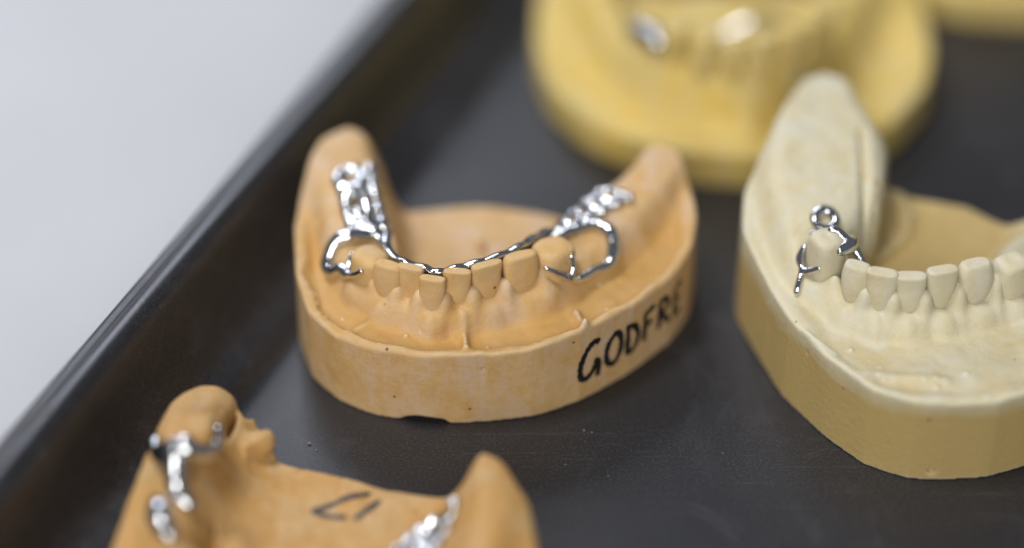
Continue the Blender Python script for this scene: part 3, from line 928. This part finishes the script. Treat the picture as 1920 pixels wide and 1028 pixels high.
# ------------------------------------------------------------------ orange cast in the near corner
f_out = [(-43.6, -44.6), (-49.0, -43.8), (-53.4, -47.6), (-56.6, -58), (-60, -75), (-57.5, -93), (-44, -106), (-27, -111), (-9, -106), (3, -94), (6.0, -80), (4.4, -70), (0.4, -62.4), (-3.0, -60.2), (-6.2, -62.8), (-11, -60.0),
         (-18, -58.2), (-27, -55.2), (-36.5, -51.6), (-41, -48.4)]
f_arch = [(-46.8, -36, 23.8, 8, 7.0, 22, 0, 14), (-47.6, -48, 23.8, 8, 7.2, 22, 0, 14), (-49.0, -58, 24.4, 6.6, 6.8, 20, .3, 14.2), (-50.0, -68, 23.5, 6, 5.8, 18, .6, 14.4), (-49.4, -80, 22, 4.6, 4.6, 17, 1, 14.4), (-41, -93, 20, 4.4, 4.4, 16, 1.5, 14.4),
          (-27, -98.5, 20, 4.4, 4.4, 16, 1.5, 14.4), (-12, -95, 20, 4.4, 4.4, 16, 1.5, 14.4), (-4, -84, 21.5, 5, 5, 17, 1, 14.4), (-2.0, -73, 23.4, 6.6, 5.6, 19.0, .3, 14.4), (-2.2, -65, 24.2, 6.6, 5.2, 20, 0, 14.4), (-2.4, -54, 24.5, 6.6, 5.0, 20, 0, 14.4)]
f_out = [(x - 1.6, y + 11.0) for x, y in f_out]
f_arch = [(a[0] - 1.6, a[1] + 11.0, 5.5 + (a[2] - 14) * 0.98, a[3], a[4], 5.5 + (a[5] - 14) * .98, a[6], a[7] - 8.7) for a in f_arch]
fc = Cast(f_out, f_arch, 0.36, 24, seed=29, noise_amp=0.4, power=2.4, rim_in=(1, 4), edge_k=0.9)
fc.op((-42.2, -39.8, 7.6), (2.6, 2.5, 3.4), 'add', 1.6, 0.7, True)
fc.op((-40.4, -40.8, 9.2), (2.2, 1.6, 1.9), 'add', 1.2, 0.2)
fc.op((-41.0, -38.0, 10.8), (1.6, 1.2, 1.2), 'cut', 1.2, 0.5)
fc.op((-45.2, -39.4, 11.0), (0.5, 3.4, 6.0), 'cut', 0.8, -0.15)
fc.op((-46.6, -58, 6.5), (0.5, 4, 2.0), 'cut', 0.7, 0.1)
V, Q = fc.mesh()
org3 = (-29, -67, 0)
cast_f = thing('dental_cast', org3, 'orange stone jaw cast with a dark pen mark, nearest the camera at lower left', 'dental cast', 'dental casts on the tray')
mesh_obj('base', V, Q, M['orange'], cast_f, org3)
for (x, y, z, w, th, hh, i) in ((-50.8, -47.6, 19.6, 8.4, 9.0, 8, 1), (-42.6, -66.5, 11.5, 5.4, 5.4, 8, 2), (-48.5, -75, 16.5, 6, 6, 9, 3), (-40.6, -84.5, 17, 5.4, 4.6, 9, 4), (-32.6, -88, 17.3, 5, 4, 9, 5), (-24, -88, 17.3, 5, 4, 9, 6), (-15.6, -85.5, 17, 5.4, 4.6, 9, 7)):
    v, f = tooth_mesh((x, y, z), fc.arch.normal(x, y), w, th, hh, 'molar', 0, 0, 50 + i)
    mesh_obj('tooth', v, f, M['orange'], cast_f, org3)


def top_project(cast):
    def f(u, v):
        return (u, v, cast.top(u, v)), (0, 0, 1)
    return f


st = [[(-22.6, -48.5), (-26.8, -49.9), (-31.7, -52.4)], [(-31.7, -52.4), (-29.2, -53.6), (-26.1, -54.2)], [(-21.0, -50.1), (-22.8, -52.2), (-24.8, -54.6)]]
v, f = join([ribbon(np.array(s_, float), 1.15, top_project(fc), lift=0.06) for s_ in st])
mk = mesh_obj('pen_mark', v, f, M['ink'], cast_f, org3)
mk['label'] = 'dark angled pen strokes on the flat inner shelf of the orange cast'

fw_f = thing('denture_framework', org3, 'blurred shiny chrome clasps and mesh on the orange cast at the bottom', 'denture framework', 'metal denture frameworks')
s = path_segs([(-56.2, -46.4, 15.4), (-55.6, -50.2, 15.8), (-53.6, -52.8, 16.8), (-50.8, -53.2, 17.6), (-47.6, -52.0, 16.8), (-46.2, -49.0, 16.4), (-46.3, -46.2, 17.0)], [.7, 1.0, 1.2, 1.3, 1.1, .9, .8], 6)
s += path_segs([(-52.2, -53.0, 17.0), on(fc, -51.8, -56.0, 1.0), on(fc, -51.2, -59.0, .9), on(fc, -49.4, -60.6, .9)], [1.7, 1.8, 1.4, 1.2], 5)
s += [((-50.6, -52.4, 18.9), (-52.4, -52.4, 18.4), 2.0, 1.8), ((-52.4, -52.4, 18.4), (-54.4, -51.0, 17.2), 1.8, 1.3), ((-50.0, -52.8, 18.4), (-47.6, -52.2, 17.6), 1.8, 1.2)]
V, Q = capsules(s, .4, .25); mesh_obj('clasp_arm', V, Q, M['metal'], fw_f, org3)
s = path_segs([on(fc, -54.4, -60.0, .8), on(fc, -53.8, -62.6, 1.0), on(fc, -53.0, -65.0, .8), on(fc, -51.6, -67.0, .5)], [1.2, 1.9, 1.7, 1.0], 5)
V, Q = capsules(s, .4, .25); mesh_obj('rest', V, Q, M['metal'], fw_f, org3)
s = lattice(fc, [(-12.6, -56.4), (-14.6, -58.6), (-17.0, -62), (-19.0, -66)], [(-8.6, -56.4), (-10.4, -60), (-12.6, -64), (-14.4, -68)], 4, 0.85, .6, 6)
V, Q = capsules(s, .4, .25); mesh_obj('saddle_mesh', V, Q, M['metal'], fw_f, org3)

# ------------------------------------------------------------------ yellow casts at the back
def yellow_cast(cx, cy, sc, rot, label, seed, teeth=True, vox=0.6):
    cs, sn = math.cos(rot), math.sin(rot)
    W = lambda x, y: (cx + sc * (x * cs - y * sn), cy + sc * (x * sn + y * cs))
    o2 = [(-30, 30), (-37, 27), (-40, 14), (-40.5, 0), (-37.5, -15), (-29, -28.5), (-15, -37.5), (0, -40), (15, -37.5), (29, -28.5), (37.5, -15), (40.5, 0), (40, 14), (37, 27), (30, 30), (22, 24), (10, 22), (0, 22), (-10, 22), (-22, 24)]
    a2 = [(-30, 40, 16, 7, 5, 10.5, .3, 7), (-29, 24, 16, 7, 5, 10, .3, 7), (-27, 8, 16, 6, 5, 9, .8, 7), (-23, -7, 16, 5.4, 5, 8.2, 1.4, 7), (-16, -19, 19, 5.6, 4.6, 8.2, 2.4, 7), (-3, -26, 19.5, 5.8, 4.6, 8.2, 2.4, 7),
          (9, -21, 19, 5.6, 4.6, 8.2, 2.4, 7), (17, -9, 16.5, 5.4, 5, 8.4, 1.4, 7), (24, 8, 16, 6, 5, 9, .8, 7), (28, 24, 16, 7, 5, 10, .3, 7), (30, 40, 16, 7, 5, 10.5, .3, 7)]
    yc = Cast([W(*p) for p in o2], [(*W(a[0], a[1]), *a[2:]) for a in a2], vox, 24, seed=seed, noise_amp=0.4, power=2.8, rim_in=(3.5, 8.0), ridges=[(*W(0, -24), *W(1, -34), 1.2, 1.6)], edge_k=1.2)
    V, Q = yc.mesh()
    og = (cx, cy, 0)
    t = thing('dental_cast', og, label, 'dental cast', 'dental casts on the tray')
    mesh_obj('base', V, Q, M['yellow'], t, og)
    if teeth:
        for i, (lx, ly) in enumerate(((-13.6, -22.6), (-8.8, -26.4), (-3.0, -28.2), (2.8, -27.0), (8.0, -23.6), (12.2, -18.6), (15.6, -12.6))):
            x, y = W(lx, ly); a = abs(lx + 2.5) * 3
            kind = 'molar' if abs(a) > 25 else 'incisor'
            v, f = tooth_mesh((x, y, 26.0 if abs(a) < 40 else 25.0), yc.arch.normal(x, y), 4.7, 5.6 if kind == 'molar' else 3.6, 10, kind, .1, 0, seed + i)
            mesh_obj('tooth', v, f, M['yellow_tooth'], t, og)
    return t, yc, og, W


y1, yc, og, W = yellow_cast(44.5, 80.6, 0.985, 0.0, 'bright yellow stone jaw cast standing blurred behind the tan cast', 41)
fw_y = thing('denture_framework', og, 'blurred chrome saddle and connecting bar on the yellow cast behind the tan cast', 'denture framework', 'metal denture frameworks')
s = lattice(yc, [W(-19.5, -13), W(-18, -16), W(-16.4, -19)], [W(-15.4, -11), W(-14, -13.6), W(-12.6, -16.4)], 2, 1.8, 1.1, 8, False)
V, Q = capsules(s, .5, .35); mesh_obj('saddle_mesh', V, Q, M['metal'], fw_y, og)
s = path_segs([on(yc, *W(-13.5, -11.5), 0.6), on(yc, *W(-9, -6), 2.0), on(yc, *W(-2, -1.5), 4.0), on(yc, *W(3, 0), 5.5), on(yc, *W(8, 1.5), 5.0), on(yc, *W(14, 0), 2.0), on(yc, *W(18, -4), 0.8)], [1.0, .7, .7, 1.2, 1.1, .7, 1.0], 6)
V, Q = capsules(s, .5, .35); mesh_obj('connecting_bar', V, Q, M['metal'], fw_y, og)
yellow_cast(106, 136.5, 0.95, 0.1, 'dark yellow stone cast at the upper right corner, mostly out of the picture', 61, False, 0.8)

# ------------------------------------------------------------------ plaster crumbs on the tray
rs = random.Random(11)


def crumb(x, y, z, r, label, group=None):
    ico = []
    n = 8
    V = []
    for i in range(5):
        ph = math.pi * (i + .5) / 5
        for j in range(n):
            a = 2 * math.pi * j / n
            q = r * rs.uniform(.7, 1.2)
            V.append((x + q * math.sin(ph) * math.cos(a), y + q * math.sin(ph) * math.sin(a), z + r * .7 + .8 * q * math.cos(ph)))
    Fc = [(i * n + j, (i + 1) * n + j, (i + 1) * n + (j + 1) % n, i * n + (j + 1) % n) for i in range(4) for j in range(n)]
    Fc += [tuple(range(n)), tuple(reversed(range(4 * n, 5 * n)))]
    tag(mesh_obj('plaster_crumb', V, Fc, M['chalk'], None, (x, y, z), False), label, 'crumb', group)


crumb(-72.9, -45.5, 20.3, 0.42, 'white plaster crumb lying on the tray rim at the left')
for (x, y, r) in ((-33.8, -30.7, .28), (-32.5, -32.3, .16), (12.1, -27.4, .18), (13.4, -27.9, .13), (35.0, -33.0, .12), (8.8, -35.8, .12), (15.8, -38.6, .11)):
    crumb(x, y, 0.0, r, 'tiny pale plaster crumb on the black tray floor', 'crumbs on the tray floor')
